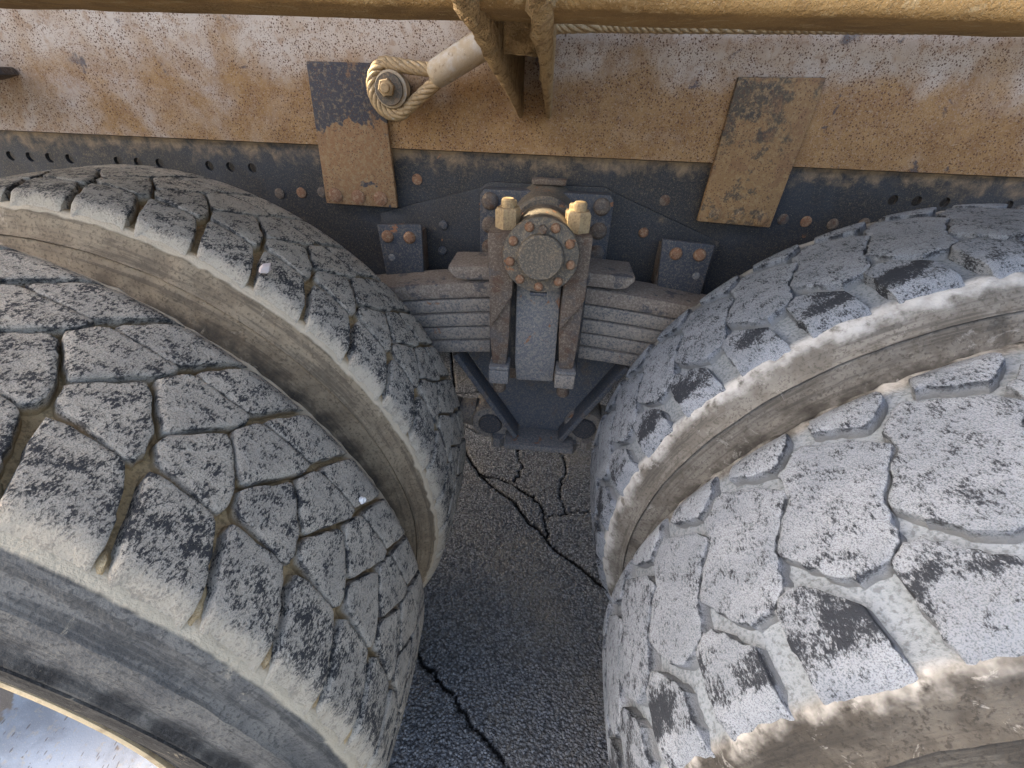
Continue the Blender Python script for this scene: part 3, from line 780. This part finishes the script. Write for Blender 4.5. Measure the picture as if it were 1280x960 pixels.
clampp = poly_xz('clamp_plate', [(-.0395, .876), (.0385, .876), (.0400, .72), (.0400, .676), (-.0330, .674), (-.0375, .72)], .7405, .7915, M['clamp'], sus, .004)
box('clamp_backing', -.088, .084, .757, .7915, .690, .868, M['dark'], sus, .002)
box('clamp_foot', -.075, .078, .760, .880, .664, .6895, M['rust'], sus, .003)
# V shaped bracket reaching down to the torque rods
M['hanger'] = mat_metal('dusty_blue_grey_hanger', [(.060, .068, .084), ((.16, .14, .115), 240, .46, .64, .6), ((.12, .09, .065), 30, .52, .68, .5)], .7, .3)
vb = poly_xz('hanger_plate', [(-.165, .672), (.190, .672), (.078, .470), (.068, .447), (-.024, .447), (-.038, .470)], .872, .884, M['hanger'], sus, .002)
def flange(pa, pb, w, y0, y1):
    a, b = Vector((pa[0], 0, pa[1])), Vector((pb[0], 0, pb[1])); d = (b-a).normalized(); n = Vector((d.z, 0, -d.x))*w/2
    return poly_xz('hanger_flange', [(p.x, p.z) for p in (a+n, b+n, b-n, a-n)], y0, y1, M['hanger'], sus, .0025)
flange((-.172, .672), (-.034, .456), .012, .822, .8715); flange((.196, .672), (.074, .456), .012, .822, .8715)
box('hanger_foot', -.060, .105, .805, .880, .432, .448, M['clamp'], sus, .004)
for s, xe, ze in ((-1, -.098, .470), (1, .128, .478)):
    eye = lathe('torque_rod', [(.85, .030), (.851, .044), (.856, .047), (.93, .047), (.934, .044), (.935, .03)], M['spring'], sus, (xe, 0, ze), 32)
    lathe('bushing', [(.843, .010), (.8435, .026), (.848, .029), (.9, .029)], M['frame2'], eye, (xe, 0, ze), 28)
    bmr = tube([(xe+s*.040, .893, ze), (xe+s*.075, .893, ze), (xe+s*.085, .893, ze), (xe+s*.5, .893, ze+.03)], [.036, .032, .028, .027], 20)
    link('rod', to_mesh(bmr, 'rod', 45), M['spring'], eye)
    lathe('clamp_ring', [(xe+s*.078, .0285), (xe+s*.080, .0345), (xe+s*.092, .0345), (xe+s*.094, .0285)], M['dark'], eye, (0, .893, ze), 24, 'x')
    hexnut('pinch_bolt', .017, .030, M['clamp'], eye, (xe-s*(.028 if s > 0 else .02), .845, .440), '-z', .2)
    hexnut('pinch_nut', .014, .022, M['spring'], eye, (xe-s*.02+.03, .845, .446), '-z', .5)

# ================================================================== WIRE ROPE
rope = empty('wire_rope', (0, 0, 0))
tag(rope, 'dusty steel wire rope looped round a bolt with a round ferrule', 'rope')
EC = Vector((-.268, .872, 1.147))                      # eye centre
fe = Vector((-.196, .868, 1.1675)); fdir = Vector((.885, -.05, .465)).normalized()
side = Vector((-fdir.z, 0, fdir.x)).normalized()
pathR = []
rr = .0335
a_up = fe+side*.0095; a_dn = fe-side*.0095
ang0 = math.atan2(side.z, side.x)-.25; ang1 = math.atan2(-side.z, -side.x)+.25
if ang1 < ang0: ang1 += 2*math.pi
pts = [a_up+fdir*.02, a_up]
for i in range(29):
    a = ang0+(ang1-ang0)*i/28; pts.append(EC+Vector((math.cos(a)*rr, 0, math.sin(a)*rr*1.08)))
pts += [a_dn, a_dn+fdir*.02]
def smooth_path(pts, n):
    P = [Vector(p) for p in pts]; out = []
    L = [0]
    for a, b in zip(P, P[1:]): L.append(L[-1]+(b-a).length)
    for i in range(n+1):
        s = L[-1]*i/n; k = min(len(L)-2, max(0, next((j for j in range(len(L)-1) if L[j+1] >= s), len(L)-2)))
        f = (s-L[k])/(L[k+1]-L[k]+1e-9)
        p0, p1, p2, p3 = P[max(k-1, 0)], P[k], P[k+1], P[min(k+2, len(P)-1)]
        out.append(.5*((2*p1)+(-p0+p2)*f+(2*p0-5*p1+4*p2-p3)*f*f+(-p0+3*p1-3*p2+p3)*f**3))
    return out, L[-1]
def laid(pts, rad, n, lay, strands=6, name='rope_strand', core=True):
    path, L = smooth_path(pts, n)
    fr = []; prev = None
    for i, p in enumerate(path):
        d = (path[min(i+1, n)]-path[max(i-1, 0)]).normalized()
        u = d.orthogonal().normalized() if prev is None else (prev-d*prev.dot(d)).normalized()
        prev = u; fr.append((p, u, d.cross(u)))
    for k in range(strands):
        sp = []
        for i, (p, u, w) in enumerate(fr):
            a = 2*math.pi*(k/strands+L*i/n/lay)
            sp.append(p+(u*math.cos(a)+w*math.sin(a))*rad*.62)
        link(name, to_mesh(tube(sp, rad*.40, 7), name, 60), M['rope'], rope)
laid(pts, .0105, 150, .075)
f2 = fe+fdir*.125
fer = link('ferrule', to_mesh(tube([fe-fdir*.004, fe, fe+fdir*.006, f2-fdir*.004, f2, f2+fdir*.002], [.0135, .0185, .0205, .0215, .0200, .013], 32), 'ferrule', 50), M['socket'], rope)
laid([f2-fdir*.01, f2+fdir*.03, (-.02, .866, 1.2350), (.06, .868, 1.2385), (.3, .872, 1.243), (.8, .872, 1.255), (1.6, .872, 1.28)], .0105, 420, .075)
# thimble, washer and bolt inside the eye
tm = lathe('thimble', [(.8615, .0225), (.8625, .0270), (.868, .0235), (.877, .0235), (.882, .0270), (.883, .0225)], M['socket'], rope, (EC.x, 0, EC.z), 36)
lathe('washer', [(.918, .020), (.860, .020), (.857, .0235), (.8545, .0225), (.854, .011)], M['cap'], rope, (EC.x-.001, 0, EC.z), 36)
hexnut('bolt_head', .0135, .010, M['goldnut'], rope, (EC.x-.003, .8545, EC.z+.002), 'y', .2, stud=.005, stud_r=.0075)

# ================================================================== STONES CAUGHT IN THE TREAD
def pebble(name, loc, r, mat, label, sq=(1, 1, 1), seed=0):
    bm = bmesh.new(); bmesh.ops.create_icosphere(bm, subdivisions=1 if r > .006 else 2, radius=r)
    for v in bm.verts:
        v.co = Vector((v.co.x*sq[0], v.co.y*sq[1], v.co.z*sq[2]))*(1+.5*mnoise.noise(v.co*(1.2/r)+Vector((seed, 0, 0))))
    o = link(name, to_mesh(bm, name, 25), mat, None, loc); tag(o, label, 'stone'); return o
def on_tyre(sx, a, y, r): t = a/.522; return (-sx*SX+sx*r*math.sin(t), y, .522+r*math.cos(t))
pebble('stone', on_tyre(1, .3215, .533, .527), .0085, M['stone'], 'pale pink chip of stone wedged in a groove of the far left tyre', (1.0, 1.2, .9), 2)
pebble('stone', on_tyre(1, .586, .345, .5235), .0042, M['stonew'], 'tiny round white stone in a groove of the near left tyre', (1, 1, 1), 5)
pebble('stone', on_tyre(-1, .372, .158, .5145), .0034, M['stonew'], 'tiny white stone stuck on the shoulder of the near right tyre', (1, 1.3, 1), 7)
